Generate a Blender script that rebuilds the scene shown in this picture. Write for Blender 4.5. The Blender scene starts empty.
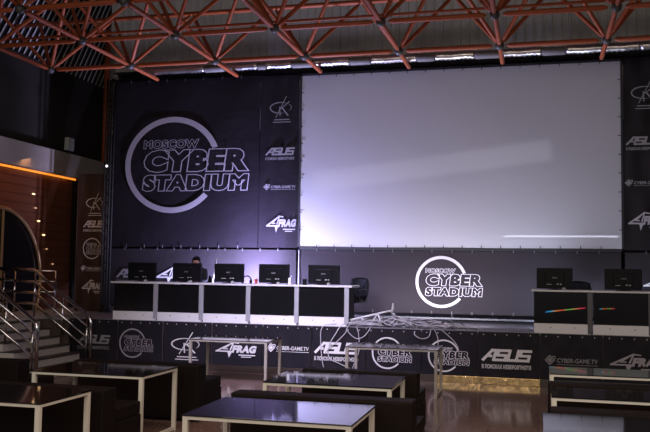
import bpy, bmesh, math, random
from mathutils import Vector, Matrix
random.seed(7)
scn = bpy.context.scene
C = scn.collection
scn.view_settings.view_transform = 'Standard'
scn.view_settings.look = 'None'

# ------------------------------------------------------------------ materials
def mat(name, col, rough=.6, metal=0., var=.12, scale=6., bump=0., bscale=20., spec=.5, coat=0., emit=None, estr=0., stretch=(1, 1, 1)):
    m = bpy.data.materials.new(name); m.use_nodes = True
    nt = m.node_tree; n = nt.nodes; l = nt.links
    b = n['Principled BSDF']
    b.inputs['Roughness'].default_value = rough
    b.inputs['Metallic'].default_value = metal
    b.inputs['Specular IOR Level'].default_value = spec
    b.inputs['Coat Weight'].default_value = coat
    tc = n.new('ShaderNodeTexCoord'); mp = n.new('ShaderNodeMapping')
    mp.inputs['Scale'].default_value = stretch
    l.new(tc.outputs['Object'], mp.inputs['Vector'])
    nz = n.new('ShaderNodeTexNoise'); nz.inputs['Scale'].default_value = scale; nz.inputs['Detail'].default_value = 4
    l.new(mp.outputs['Vector'], nz.inputs['Vector'])
    mx = n.new('ShaderNodeMix'); mx.data_type = 'RGBA'
    mx.inputs[6].default_value = (*[c*(1-var) for c in col], 1)
    mx.inputs[7].default_value = (*[min(1, c*(1+var)) for c in col], 1)
    l.new(nz.outputs['Fac'], mx.inputs[0]); l.new(mx.outputs[2], b.inputs['Base Color'])
    if emit:
        b.inputs['Emission Color'].default_value = (*emit, 1); b.inputs['Emission Strength'].default_value = estr
    if bump:
        n2 = n.new('ShaderNodeTexNoise'); n2.inputs['Scale'].default_value = bscale; n2.inputs['Detail'].default_value = 3
        l.new(mp.outputs['Vector'], n2.inputs['Vector'])
        bp = n.new('ShaderNodeBump'); bp.inputs['Strength'].default_value = bump; bp.inputs['Distance'].default_value = .05
        l.new(n2.outputs['Fac'], bp.inputs['Height']); l.new(bp.outputs['Normal'], b.inputs['Normal'])
    return m

M = {}
M['vinyl'] = mat('black_vinyl', (.016, .013, .017), .5, var=.2, scale=2, bump=.25, bscale=3, spec=.12)
M['vinyl_skirt'] = mat('wrinkled_black_vinyl', (.020, .018, .024), .4, var=.25, scale=3, bump=.4, bscale=6, stretch=(1, 1, .4), spec=.1)
M['vinyl_grey'] = mat('thin_violet_grey_vinyl', (.030, .025, .029), .6, var=.15, scale=1.2, bump=.2, bscale=3, spec=.08)
M['vinyl_left'] = mat('brownish_vinyl', (.050, .026, .019), .5, var=.2, scale=2, bump=.2, bscale=4, spec=.2)  # warm light on the left banner, put into the base colour
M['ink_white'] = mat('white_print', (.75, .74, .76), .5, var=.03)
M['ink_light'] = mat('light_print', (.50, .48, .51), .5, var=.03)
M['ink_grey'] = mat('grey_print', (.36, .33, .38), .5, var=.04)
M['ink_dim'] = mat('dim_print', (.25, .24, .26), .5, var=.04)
M['ink_soft'] = mat('soft_print', (.55, .46, .43), .5, var=.04)
M['screen'] = mat('grey_screen_cloth', (.44, .43, .465), .8, var=.03, scale=.8, bump=.05, bscale=2, spec=.2)
M['lace'] = mat('dark_lacing', (.02, .02, .022), .8)
M['black'] = mat('black_paint', (.012, .012, .013), .5, var=.2)
M['gloss_black'] = mat('glossy_black_panel', (.008, .008, .009), .16, var=.2, scale=3)
M['plastic'] = mat('black_plastic', (.008, .008, .010), .4, var=.15, scale=20, spec=.1)
M['white_panel'] = mat('white_laminate', (.82, .81, .84), .4, var=.04, scale=3)
M['post'] = mat('satin_grey_metal', (.42, .42, .47), .45, metal=.3, var=.08)
M['post_dark'] = mat('satin_dark_metal', (.09, .09, .10), .45, metal=.3, var=.08)
M['chrome'] = mat('polished_steel', (.62, .60, .62), .14, metal=1., var=.06, scale=12, bump=.02, bscale=40)
M['orange'] = mat('red_orange_paint', (.40, .088, .026), .55, var=.22, scale=3)
M['node'] = mat('dark_steel_node', (.10, .095, .09), .5, metal=.4, var=.2)
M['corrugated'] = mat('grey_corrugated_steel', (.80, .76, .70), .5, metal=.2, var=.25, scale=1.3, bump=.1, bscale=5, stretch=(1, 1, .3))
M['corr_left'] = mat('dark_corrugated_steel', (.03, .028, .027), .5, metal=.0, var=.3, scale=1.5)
M['darkwall'] = mat('charcoal_wall', (.036, .031, .027), .8, var=.2, scale=2, spec=.1)
M['fascia'] = mat('beige_grey_plaster', (.36, .30, .25), .7, var=.1, scale=2)
M['foil'] = mat('crumpled_foil', (.86, .85, .83), .28, metal=1., var=.08, scale=20, bump=.08, bscale=10)
M['greyduct'] = mat('grey_duct_wrap', (.20, .19, .18), .6, var=.1)
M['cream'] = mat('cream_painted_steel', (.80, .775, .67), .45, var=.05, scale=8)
M['cream_far'] = mat('cream_painted_steel_dim', (.36, .33, .285), .45, var=.05, scale=8)  # darker copy of the cream: dimmer light on the far tables as colour
M['glass_top'] = mat('black_glass_top', (.012, .010, .010), .05, var=.1, spec=.9)
M['sofa'] = mat('dark_brown_leather', (.0105, .0065, .0055), .6, var=.2, scale=5, bump=.12, bscale=9, spec=.12)
M['step'] = mat('pale_stone_step', (.58, .555, .54), .6, var=.12, scale=5)
M['tread'] = mat('dark_tread', (.06, .055, .055), .5, var=.2)
M['plinth'] = mat('brown_plinth', (.05, .034, .027), .35, var=.3, scale=6)
M['rib'] = mat('bright_rib', (.75, .72, .68), .45, metal=.1, var=.35, scale=1.2)
M['truss_black'] = mat('worn_black_steel', (.026, .025, .021), .6, var=.3, spec=.15)
M['pole'] = mat('pinkish_grey_pole', (.30, .24, .225), .4, var=.1)
M['gold'] = mat('brass_kick_strip', (.60, .41, .19), .25, metal=.9, var=.4, scale=5, bump=.6, bscale=9, stretch=(1, 1, .6))
M['cable'] = mat('grey_cable_jacket', (.55, .53, .58), .5, var=.35, scale=3)
M['cable_dark'] = mat('dark_cable_jacket', (.10, .10, .11), .5, var=.35, scale=3)
M['bronze'] = mat('bronze_trim', (.50, .31, .15), .35, metal=.6, var=.1)
M['door_glass'] = mat('dark_door_glass', (.010, .008, .008), .12, var=.2)
M['stage_floor'] = mat('grey_stage_boards', (.34, .325, .365), .28, var=.1, scale=2, bump=.03, bscale=6)
M['stage_body'] = mat('stage_side_board', (.10, .075, .062), .6, var=.15)
M['neon'] = mat('orange_led', (1, .3, .03), .5, emit=(1., .30, .03), estr=1.15)
M['wlight'] = mat('warm_led', (1, .7, .4), .5, emit=(1., .62, .3), estr=3.0)  # glowing colour for the glare on the wood wall
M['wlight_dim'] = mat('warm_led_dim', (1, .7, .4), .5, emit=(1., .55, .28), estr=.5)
M['lamp_on'] = mat('lit_lamp_lens', (1, 1, 1), .5, emit=(1., .95, .9), estr=4)
M['off_white'] = mat('off_white_plastic', (.5, .49, .48), .5)
M['red'] = mat('red_plastic', (.5, .05, .05), .4)
M['skin'] = mat('skin', (.52, .27, .21), .5, var=.06)
M['hair'] = mat('dark_hair', (.012, .010, .010), .6, var=.3, scale=40)
M['hoodie'] = mat('black_cotton', (.014, .013, .016), .8, var=.2)
M['trouser'] = mat('dark_denim', (.02, .024, .04), .8, var=.2)
M['fabric_blk'] = mat('black_mesh_fabric', (.007, .007, .008), .7, var=.2, scale=30, spec=.12)

def floor_mat():
    m = mat('red_brown_granite', (.29, .185, .155), .11, var=.3, scale=30, spec=.5)
    nt = m.node_tree; n = nt.nodes; l = nt.links; b = n['Principled BSDF']
    tc = n.new('ShaderNodeTexCoord')
    br = n.new('ShaderNodeTexBrick'); br.offset = 0; br.inputs['Scale'].default_value = 1
    br.inputs['Brick Width'].default_value = .6; br.inputs['Row Height'].default_value = .6
    br.inputs['Mortar Size'].default_value = .006
    br.inputs['Color1'].default_value = (1, 1, 1, 1); br.inputs['Color2'].default_value = (.9, .88, .88, 1); br.inputs['Mortar'].default_value = (.6, .6, .6, 1)
    l.new(tc.outputs['Object'], br.inputs['Vector'])
    src = b.inputs['Base Color'].links[0].from_socket
    mx = n.new('ShaderNodeMix'); mx.data_type = 'RGBA'; mx.blend_type = 'MULTIPLY'; mx.inputs[0].default_value = 1
    l.new(src, mx.inputs[6]); l.new(br.outputs['Color'], mx.inputs[7]); l.new(mx.outputs[2], b.inputs['Base Color'])
    return m
M['floor'] = floor_mat()

def wood_mat():
    m = mat('red_wood_panel', (.15, .055, .028), .3, var=.3, scale=3, stretch=(1, .6, 6))
    nt = m.node_tree; n = nt.nodes; l = nt.links; b = n['Principled BSDF']
    tc = n.new('ShaderNodeTexCoord'); sp = n.new('ShaderNodeSeparateXYZ'); l.new(tc.outputs['Object'], sp.inputs[0])
    mu = n.new('ShaderNodeMath'); mu.operation = 'MULTIPLY'; mu.inputs[1].default_value = 5.0; l.new(sp.outputs['Z'], mu.inputs[0])
    fr = n.new('ShaderNodeMath'); fr.operation = 'FRACT'; l.new(mu.outputs[0], fr.inputs[0])
    gt = n.new('ShaderNodeMath'); gt.operation = 'GREATER_THAN'; gt.inputs[1].default_value = .1; l.new(fr.outputs[0], gt.inputs[0])
    ml = n.new('ShaderNodeMath'); ml.operation = 'MULTIPLY_ADD'; ml.inputs[1].default_value = .5; ml.inputs[2].default_value = .5; l.new(gt.outputs[0], ml.inputs[0])
    src = b.inputs['Base Color'].links[0].from_socket
    mx = n.new('ShaderNodeMix'); mx.data_type = 'RGBA'; mx.blend_type = 'MULTIPLY'; mx.inputs[0].default_value = 1
    l.new(src, mx.inputs[6]); l.new(ml.outputs[0], mx.inputs[7]); l.new(mx.outputs[2], b.inputs['Base Color'])
    return m
M['wood'] = wood_mat()

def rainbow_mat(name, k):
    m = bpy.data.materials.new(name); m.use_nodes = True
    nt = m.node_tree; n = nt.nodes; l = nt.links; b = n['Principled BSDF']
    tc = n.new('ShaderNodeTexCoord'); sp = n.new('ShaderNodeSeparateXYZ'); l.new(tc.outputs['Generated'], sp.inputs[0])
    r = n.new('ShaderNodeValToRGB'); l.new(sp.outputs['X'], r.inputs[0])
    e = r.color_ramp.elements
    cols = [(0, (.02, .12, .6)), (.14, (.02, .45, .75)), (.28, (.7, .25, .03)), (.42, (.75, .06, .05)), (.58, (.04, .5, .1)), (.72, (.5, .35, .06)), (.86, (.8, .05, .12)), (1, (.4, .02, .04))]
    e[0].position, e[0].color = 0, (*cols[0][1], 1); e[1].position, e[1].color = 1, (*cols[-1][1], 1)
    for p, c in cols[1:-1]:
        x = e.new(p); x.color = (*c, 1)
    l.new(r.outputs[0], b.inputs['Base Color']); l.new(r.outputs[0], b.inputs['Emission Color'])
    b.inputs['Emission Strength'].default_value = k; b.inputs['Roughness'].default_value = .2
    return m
M['rainbow'] = rainbow_mat('iridescent_foil', .35)  # reflection streak painted as colours that glow by themselves
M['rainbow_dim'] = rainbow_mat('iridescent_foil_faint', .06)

# ------------------------------------------------------------------ helpers
def bmn(): return bmesh.new()
def box(bm, x0, x1, y0, y1, z0, z1, bev=0.):
    vs = [bm.verts.new(p) for p in ((x0, y0, z0), (x1, y0, z0), (x1, y1, z0), (x0, y1, z0), (x0, y0, z1), (x1, y0, z1), (x1, y1, z1), (x0, y1, z1))]
    fs = [bm.faces.new([vs[i] for i in f]) for f in ((3, 2, 1, 0), (4, 5, 6, 7), (0, 1, 5, 4), (1, 2, 6, 5), (2, 3, 7, 6), (3, 0, 4, 7))]
    if bev:
        es = list({e for f in fs for e in f.edges})
        bmesh.ops.bevel(bm, geom=es, offset=bev, segments=2, affect='EDGES', profile=.6)
    return bm
def tube(bm, pts, r, n=8, caps=True):
    pts = [Vector(p) for p in pts]; rings = []
    prev = None
    for i, p in enumerate(pts):
        d = (pts[min(i+1, len(pts)-1)] - pts[max(i-1, 0)])
        if d.length < 1e-9: d = Vector((0, 0, 1))
        d.normalize()
        if prev is None:
            a = d.cross(Vector((0, 0, 1)))
            if a.length < .05: a = d.cross(Vector((1, 0, 0)))
        else:
            a = prev - d*prev.dot(d)
            if a.length < .01: a = d.orthogonal()
        a.normalize(); prev = a; b = d.cross(a)
        rr = r[i] if isinstance(r, (list, tuple)) else r
        rings.append([bm.verts.new(p + (a*math.cos(t) + b*math.sin(t))*rr) for t in [2*math.pi*k/n for k in range(n)]])
    for u, v in zip(rings, rings[1:]):
        for k in range(n):
            f = bm.faces.new((u[k], u[(k+1) % n], v[(k+1) % n], v[k])); f.smooth = True
    if caps:
        bm.faces.new(rings[0][::-1]); bm.faces.new(rings[-1])
    return bm
def ball(bm, c, r, u=10, v=6, s=(1, 1, 1)):
    g = bmesh.ops.create_uvsphere(bm, u_segments=u, v_segments=v, radius=r)
    for w in g['verts']: w.co = Vector((w.co.x*s[0], w.co.y*s[1], w.co.z*s[2])) + Vector(c)
    for f in bm.faces: f.smooth = True
    return bm
def obj(name, bm, m, parent=None, loc=None):
    bmesh.ops.recalc_face_normals(bm, faces=bm.faces[:])
    me = bpy.data.meshes.new(name); bm.to_mesh(me); bm.free()
    me.materials.append(m)
    o = bpy.data.objects.new(name, me); C.objects.link(o)
    if parent: o.parent = parent
    if loc: o.location = loc
    return o
def tag(o, label=None, cat=None, group=None, kind=None):
    if label: o['label'] = label
    if cat: o['category'] = cat
    if group: o['group'] = group
    if kind: o['kind'] = kind
    return o
def thing(name, label, cat, loc=(0, 0, 0), group=None, rz=0):
    o = bpy.data.objects.new(name, None); C.objects.link(o)
    o.location = loc; o.rotation_euler = (0, 0, rz); o.empty_display_size = .1
    return tag(o, label, cat, group)
def struct(name, bm, m, parent=None, label=None):
    o = obj(name, bm, m, parent); o['kind'] = 'structure'
    if label: o['label'] = label
    return o
def dup(root, loc, label, rz=None):
    r = root.copy(); C.objects.link(r); r.location = loc; r['label'] = label
    if rz is not None: r.rotation_euler = (0, 0, rz)
    for ch in list(root.children):
        c = ch.copy(); C.objects.link(c); c.parent = r
        for g in list(ch.children):
            d = g.copy(); C.objects.link(d); d.parent = c
    return r

# ------------------------------------------------------------------ flat graphics (printed logos)
class G2:
    """collects flat polygons in a box of its own, later laid on a vertical banner"""
    def __init__(s): s.v = []; s.f = []; s.d = 0
    def poly(s, pts):
        k = len(s.v); s.d += 1; s.v += [(p[0], p[1], s.d % 24) for p in pts]; s.f.append(list(range(k, k+len(pts))))
    def line(s, pts, w, closed=False):
        n = len(pts); segs = [(pts[i], pts[(i+1) % n]) for i in range(n if closed else n-1)]
        for (a, b) in segs:
            dx, dy = b[0]-a[0], b[1]-a[1]; L = math.hypot(dx, dy) or 1; dx /= L; dy /= L
            ww = w if not isinstance(w, tuple) else w[0]
            ex, ey = dx*ww/2*.98, dy*ww/2*.98; nx, ny = -dy*ww/2, dx*ww/2
            s.poly([(a[0]-ex-nx, a[1]-ey-ny), (b[0]+ex-nx, b[1]+ey-ny), (b[0]+ex+nx, b[1]+ey+ny), (a[0]-ex+nx, a[1]-ey+ny)])
    def arc(s, cx, cy, rx, ry, a0, a1, w, n=64, taper=False):
        for i in range(n):
            t0 = a0+(a1-a0)*i/n; t1 = a0+(a1-a0)*(i+1)/n
            def q(t, k):
                u = (t-a0)/(a1-a0); ww = w*(.15+.85*math.sin(math.pi*u)) if taper else w
                return (cx+(rx+k*ww/2)*math.cos(t), cy+(ry+k*ww/2)*math.sin(t))
            s.poly([q(t0, -1), q(t1, -1), q(t1, 1), q(t0, 1)])
    def mesh(s, vs, fs, x, y, w, h, shear=0.):
        x0 = min(v[0] for v in vs); x1 = max(v[0] for v in vs); y0 = min(v[1] for v in vs); y1 = max(v[1] for v in vs)
        k = len(s.v)
        sw = w - shear*h; s.d += 1
        for v in vs:
            a = (v[0]-x0)/(x1-x0); b = (v[1]-y0)/(y1-y0)
            s.v.append((x+a*sw+shear*h*b, y+b*h, s.d % 24+(v[2]*30 if len(v) > 2 else 0)))
        s.f += [[i+k for i in f] for f in fs]
    def text(s, t, x, y, w, h, shear=0., offset=0.02):
        vs, fs = text_mesh(t, offset, 0); s.mesh(vs, fs, x, y, w, h, shear)
    def otext(s, t, x, y, w, h, shear=0., offset=.05, stroke=.035):
        """outlined lettering: the ribbon between a grown and a shrunk copy of every contour"""
        vs, fs = text_mesh(t, offset, stroke); s.mesh(vs, fs, x, y, w, h, shear)

_tc = {}
def text_mesh(t, offset, stroke):
    key = (t, offset, stroke)
    if key in _tc: return _tc[key]
    cu = bpy.data.curves.new('t', 'FONT'); cu.body = t; cu.offset = offset; cu.resolution_u = 3; cu.space_character = 1.0+offset*1.2
    if stroke:
        cu.fill_mode = 'NONE'; cu.dimensions = '2D'; cu.bevel_depth = stroke; cu.bevel_resolution = 0
    else: cu.fill_mode = 'FRONT'
    o = bpy.data.objects.new('t', cu); C.objects.link(o)
    dg = bpy.context.evaluated_depsgraph_get(); dg.update()
    me = bpy.data.meshes.new_from_object(o.evaluated_get(dg))
    vs = [tuple(v.co) for v in me.vertices]; fs = [list(p.vertices) for p in me.polygons if not stroke or p.normal.z > .2]
    bpy.data.objects.remove(o); bpy.data.curves.remove(cu); bpy.data.meshes.remove(me)
    _tc[key] = (vs, fs); return vs, fs

def lay(name, g, m, parent, x, y, z, sx=1., sz=1.):
    """lays graphics g on the vertical plane Y=y with its lower left corner at (x, z)"""
    me = bpy.data.meshes.new(name)
    me.from_pydata([(x+v[0]*sx, y-v[2]*.0003, z+v[1]*sz) for v in g.v], [], g.f)
    me.materials.append(m); me.update()
    o = bpy.data.objects.new(name, me); C.objects.link(o); o.parent = parent
    return o

def shear_pts(pts, k): return [(x+k*y, y) for x, y in pts]
def g_asus(sub=True):                    # width 1.0, height ~.43
    g = G2(); y0 = .165 if sub else 0; h = .265; t = .058
    def L(p): g.line([(x*.94+.20*(y*h), y0+t/2+y*(h-t)) for x, y in p], t)
    L([(.03, 0), (.17, 1), (.25, 1), (.25, 0)]); L([(.15, .40), (.17, .40)])
    L([(.49, 1), (.31, 1), (.31, .5), (.49, .5), (.49, 0), (.30, 0)])
    L([(.55, 1), (.55, 0), (.73, 0), (.73, 1)])
    L([(.98, 1), (.79, 1), (.79, .5), (.98, .5), (.98, 0), (.78, 0)])
    if sub: g.text('В ПОИСКАХ НЕВЕРОЯТНОГО', .0, 0, .98, .095, 0, .03)
    return g
def g_cg():                              # width 1.0, height .2
    g = G2()
    g.line([(.09, .0+.015), (.175, .1), (.09, .185), (.005, .1)], .022, True)
    g.poly([(.09, .045), (.145, .1), (.09, .155), (.035, .1)][::-1]); g.line([(.14, .17), (.19, .17), (.19, .13)], .018)
    g.text('CYBER-GAME.TV', .225, .055, .77, .085, .1, .02)
    g.line([(.225, .02), (.99, .02)], .010)
    return g
def g_4frag():                           # width 1.0, height ~.4
    g = G2(); t = .034
    g.line([(.44, .375), (.03, .155), (.29, .155)], t); g.line([(.22, .375), (.44, .375)], t*.6) if False else None
    g.line([(.44, .375), (.37, .20)], t); g.line([(.33, .30), (.20, .215), (.30, .215)], t*.75)
    g.poly([(.29, .17), (.42, .17), (.335, .0)])
    g.line([(.44, .375), (.56, .36)], t*.8)
    g.text('FRAG', .40, .125, .60, .185, .22, .07)
    g.line([(.58, .075), (.95, .075)], .026); g.line([(.64, .03), (.86, .03)], .02)
    return g
def g_ck():                              # width 1.0, height ~1
    g = G2()
    g.arc(.48, .58, .46, .20, math.radians(55), math.radians(290), .05, 40, True)
    g.arc(.48, .58, .47, .20, math.radians(-40), math.radians(50), .028, 16, True)
    g.line([(.28, .24), (.72, .99)], .028); g.line([(.44, .60), (.46, .3)], .04)
    g.line([(.50, .55), (.86, .80)], .034); g.line([(.56, .56), (.80, .30)], .05)
    g.line([(.22, .14), (.86, .14)], .032); g.line([(.16, .05), (.92, .05)], .026)
    return g
def g_cs(ring=.11, sub=True, stroke=.032):            # circle radius 1 at origin (box -1..1.7)
    g = G2()
    g.arc(0, 0, .95, .95, math.radians(21), math.radians(319), ring, 90)
    g.otext('MOSCOW', -.62, .34, 1.18, .19, .15*.19, .05, stroke*1.1)
    g.otext('CYBER', -.64, -.165, 2.30, .49, .12, .085, stroke*.8)
    g.otext('STADIUM', -.64, -.56, 2.24, .36, .10, .085, stroke*.95)
    return g

# ------------------------------------------------------------------ setting
b = bmn(); box(b, -13.5, 9, -9, 20.6, -.12, 0); struct('floor', b, M['floor'])
def corrugated(axis, a0, a1, z0, z1, at, pitch, depth, lean=0., t=.05):
    bm = bmn(); n = int((a1-a0)/pitch); prof = []
    for i in range(n):
        a = a0+i*pitch
        prof += [(a, 0), (a+pitch*.62, 0), (a+pitch*.70, depth), (a+pitch*.92, depth)]
    lo = []; hi = []
    for a, d in prof:
        if axis == 'x': lo.append(bm.verts.new((a, at-d, z0))); hi.append(bm.verts.new((a+lean*(z1-z0), at-d, z1)))
        else: lo.append(bm.verts.new((at+d, a, z0))); hi.append(bm.verts.new((at+d, a+lean*(z1-z0), z1)))
    for i in range(len(lo)-1): bm.faces.new((lo[i], lo[i+1], hi[i+1], hi[i]))
    return bm
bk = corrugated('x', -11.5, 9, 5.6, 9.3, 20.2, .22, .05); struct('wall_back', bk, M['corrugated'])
b = bmn(); box(b, -11.5, 9, 20.3, 20.5, 0, 9.3); struct('wall_rear', b, M['darkwall'])
b = bmn(); box(b, -11.8, -11.54, 0, 20.3, 0, 6.86); struct('wall_left', b, M['darkwall'])
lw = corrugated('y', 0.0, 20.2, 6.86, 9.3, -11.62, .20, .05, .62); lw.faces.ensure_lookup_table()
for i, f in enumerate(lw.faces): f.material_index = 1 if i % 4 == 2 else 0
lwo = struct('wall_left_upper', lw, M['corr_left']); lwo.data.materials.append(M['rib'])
b = bmn(); box(b, -12.0, 9, -3, 20.6, 9.3, 9.45); struct('ceiling', b, M['darkwall'])
# wood panelled wall below the fascia, with a round portal
b = bmn()
N = 48; cy, cz, R = 15.6, 1.62, 1.62
outer = []; inner = []
for i in range(N):
    t = 2*math.pi*i/N
    inner.append((cy+R*math.cos(t), max(.92, cz+R*math.sin(t))))
    s = max(abs(math.cos(t)), abs(math.sin(t)))
    u, v = math.cos(t)/s, math.sin(t)/s
    outer.append((cy+u*(2.9 if u > 0 else 4.5), cz+(2.6*v if v > 0 else .72*v)))
vi = [b.verts.new((-11.5, p[0], p[1])) for p in inner]; vo = [b.verts.new((-11.5, p[0], p[1])) for p in outer]
for i in range(N):
    j = (i+1) % N
    try: b.faces.new((vi[i], vi[j], vo[j], vo[i]))
    except ValueError: pass
struct('wall_left_lower', b, M['wood'])
door = bmn()
vs = [door.verts.new((-11.52, cy+(R+.02)*math.cos(2*math.pi*i/N), max(.93, cz+(R+.02)*math.sin(2*math.pi*i/N)))) for i in range(N)]
door.faces.new(vs); d1 = struct('door_1', door, M['door_glass'])
fr = bmn(); tube(fr, [(-11.47, cy+R*math.cos(t), cz+R*math.sin(t)) for t in [math.radians(-26+232*i/60) for i in range(61)]], .045, 8); obj('door_frame', fr, M['bronze'], d1)
fr = bmn(); box(fr, -11.50, -11.46, 15.72, 15.76, .95, 3.2); obj('door_stile', fr, M['bronze'], d1)
b = bmn(); box(b, -11.54, -11.15, 6, 20.15, 4.18, 4.74, .02); struct('trim_1', b, M['fascia'])
b = bmn(); tube(b, [(-11.3, 18.55, .9), (-11.3, 18.55, 4.18)], .06, 10); struct('column', b, M['pole'], label='slim grey metal column at the right end of the wood wall')
b = bmn(); tube(b, [(-11.36, 9, 4.158), (-11.36, 18.4, 4.158)], .024, 8); tag(obj('led_strip', b, M['neon']), 'glowing orange light strip under the fascia above the wood wall', 'light')
for i, (y, z, on) in enumerate(((16.84, 3.649, 1), (16.94, 3.326, 0), (17.08, 3.026, 1), (17.305, 2.703, 1), (17.45, 2.371, 0), (17.726, 2.012, 0))):  # reflections on the polished wood, put in as small glowing spots
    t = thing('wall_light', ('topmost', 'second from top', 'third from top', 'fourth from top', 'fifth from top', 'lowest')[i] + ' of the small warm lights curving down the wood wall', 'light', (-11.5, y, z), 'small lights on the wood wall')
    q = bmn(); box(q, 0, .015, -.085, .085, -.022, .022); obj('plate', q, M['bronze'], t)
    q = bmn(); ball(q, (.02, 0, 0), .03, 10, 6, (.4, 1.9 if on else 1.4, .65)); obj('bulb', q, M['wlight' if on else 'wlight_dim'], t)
t = thing('floodlight', 'small grey floodlight standing on top of the fascia ledge', 'light', (-11.3, 18.0, 4.74))
q = bmn(); box(q, -.06, .06, -.15, .12, .1, .42, .02); obj('housing', q, M['off_white'], t)
q = bmn(); tube(q, [(0, 0, 0), (0, 0, .12)], .03, 8); obj('bracket', q, M['black'], t)

# ------------------------------------------------------------------ stage
t = thing('stage', 'long raised stage platform carrying the computer desks', 'stage', (0, 0, 0))
q = bmn(); box(q, -9.86, 8, 14.82, 19.9, 0, .88); obj('platform_body', q, M['stage_body'], t)
q = bmn(); box(q, -11.5, 8, 14.80, 19.95, .88, .92) if False else box(q, -9.86, 8, 14.80, 19.95, .88, .92); obj('stage_deck', q, M['stage_floor'], t)
q = bmn(); box(q, -9.82, -1.75, 14.75, 14.815, .0, .125, .006); obj('kick_strip', q, M['plinth'], t)
q = bmn(); box(q, .05, 8, 14.75, 14.815, .0, .125, .006); obj('kick_strip', q, M['plinth'], t)
q = bmn(); box(q, -1.745, .045, 14.748, 14.815, .0, .125, .006); obj('brass_kick_strip', q, M['gold'], t)  # brighter section paints the golden reflection into the kick strip
b = bmn(); box(b, -11.5, -9.93, 9, 19.9, 0, .92); struct('landing', b, M['step'], label='raised landing at the top of the stairs before the round door')
names = [('ASUS', 'ASUS logo just right of the stairs'), ('CS', 'MOSCOW CYBER STADIUM ring nearest the stairs'), ('CK', 'ring and K emblem'),
         ('4F', '4FRAG logo left of the centre'), ('CG', 'CYBER-GAME.TV logo left of the centre'), ('ASUS', 'ASUS logo under the hanging cables'),
         ('CS', 'MOSCOW CYBER STADIUM ring just right of the cables'), ('CS', 'MOSCOW CYBER STADIUM ring beside the brass kick strip'), ('ASUS', 'ASUS logo above the brass kick strip'),
         ('CG', 'CYBER-GAME.TV logo under the right desk'), ('4F', '4FRAG logo at the right edge')]
xs = [-9.14, -8.044, -7.074, -6.05, -5.02, -4.06, -3.036, -2.02, -1.02, .04, 1.077, 2.15]
pos = [(-8.90, -8.19, .345), (-7.992, -7.211, .185), (-6.875, -6.263, .172), (-5.963, -5.121, .27), (-4.918, -4.099, .41), (-3.998, -3.149, .315), (-2.92, -2.156, .19),
       (-1.9, -1.124, .182), (-.949, -.094, .30), (.123, .996, .38), (1.171, 2.06, .31)]
eyelet = None
for i, (k, txt) in enumerate(names):
    t = thing('stage_skirt_banner', 'black vinyl stage front panel with ' + txt, 'banner', (0, 0, 0), 'black printed panels along the stage front')
    q = bmn(); nx, nz = 10, 6; x0, x1 = xs[i]+.008, xs[i+1]-.008
    grid = [[q.verts.new((x0+(x1-x0)*a/nx + (0 if 0 < a < nx else .0), 14.755+.012*math.sin(a*1.3+c*.9+i)*(1 if 0 < c < nz else .3)+.008*random.random(), .13+.785*c/nz)) for a in range(nx+1)] for c in range(nz+1)]
    for c in range(nz):
        for a in range(nx):
            f = q.faces.new((grid[c][a], grid[c][a+1], grid[c+1][a+1], grid[c+1][a])); f.smooth = True
    obj('vinyl_sheet', q, M['vinyl_skirt'], t)
    px0, px1, pz = pos[i]; w = px1-px0; Y = 14.728
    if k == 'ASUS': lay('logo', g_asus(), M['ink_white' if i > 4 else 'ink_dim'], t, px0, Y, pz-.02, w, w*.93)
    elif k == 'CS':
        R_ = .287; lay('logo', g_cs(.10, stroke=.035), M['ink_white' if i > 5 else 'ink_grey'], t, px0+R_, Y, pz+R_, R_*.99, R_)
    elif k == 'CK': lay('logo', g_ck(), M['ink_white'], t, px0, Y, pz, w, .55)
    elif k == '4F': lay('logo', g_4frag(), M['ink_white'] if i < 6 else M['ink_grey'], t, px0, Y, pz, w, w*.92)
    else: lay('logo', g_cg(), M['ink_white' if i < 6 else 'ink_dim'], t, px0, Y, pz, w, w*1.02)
    for a in range(5):
        if eyelet is None:
            q = bmn(); bmesh.ops.create_circle(q, cap_ends=True, segments=6, radius=.011, matrix=Matrix.Rotation(math.pi/2, 4, 'X')); o = obj('eyelet', q, M['cable'], t); eyelet = o.data
        else:
            o = bpy.data.objects.new('eyelet', eyelet); C.objects.link(o); o.parent = t
        o.location = (xs[i]+.1+a*.2, 14.732, .87)

# ------------------------------------------------------------------ banners and the screen at the back of the stage
def sheet(x0, x1, z0, z1, y, amp=.012, nx=16, nz=16):
    q = bmn()
    ph = random.random()*6
    g = [[q.verts.new((x0+(x1-x0)*a/nx, y+amp*math.sin(a*.9+ph)*math.sin(c*.7+ph), z0+(z1-z0)*c/nz)) for a in range(nx+1)] for c in range(nz+1)]
    for c in range(nz):
        for a in range(nx):
            f = q.faces.new((g[c][a], g[c][a+1], g[c+1][a+1], g[c+1][a])); f.smooth = True
    return q
_tie = {}
def tie_mesh(kind, m_, ln):
    if (kind, m_.name, ln) not in _tie:
        q = bmn()
        if kind == 'v': box(q, -.008, .008, -.006, 0, -ln, .03)
        else: box(q, -ln, .03, -.006, 0, -.008, .008)
        o = obj('tie', q, m_); _tie[(kind, m_.name, ln)] = o.data; bpy.data.objects.remove(o)
    return _tie[(kind, m_.name, ln)]
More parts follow.
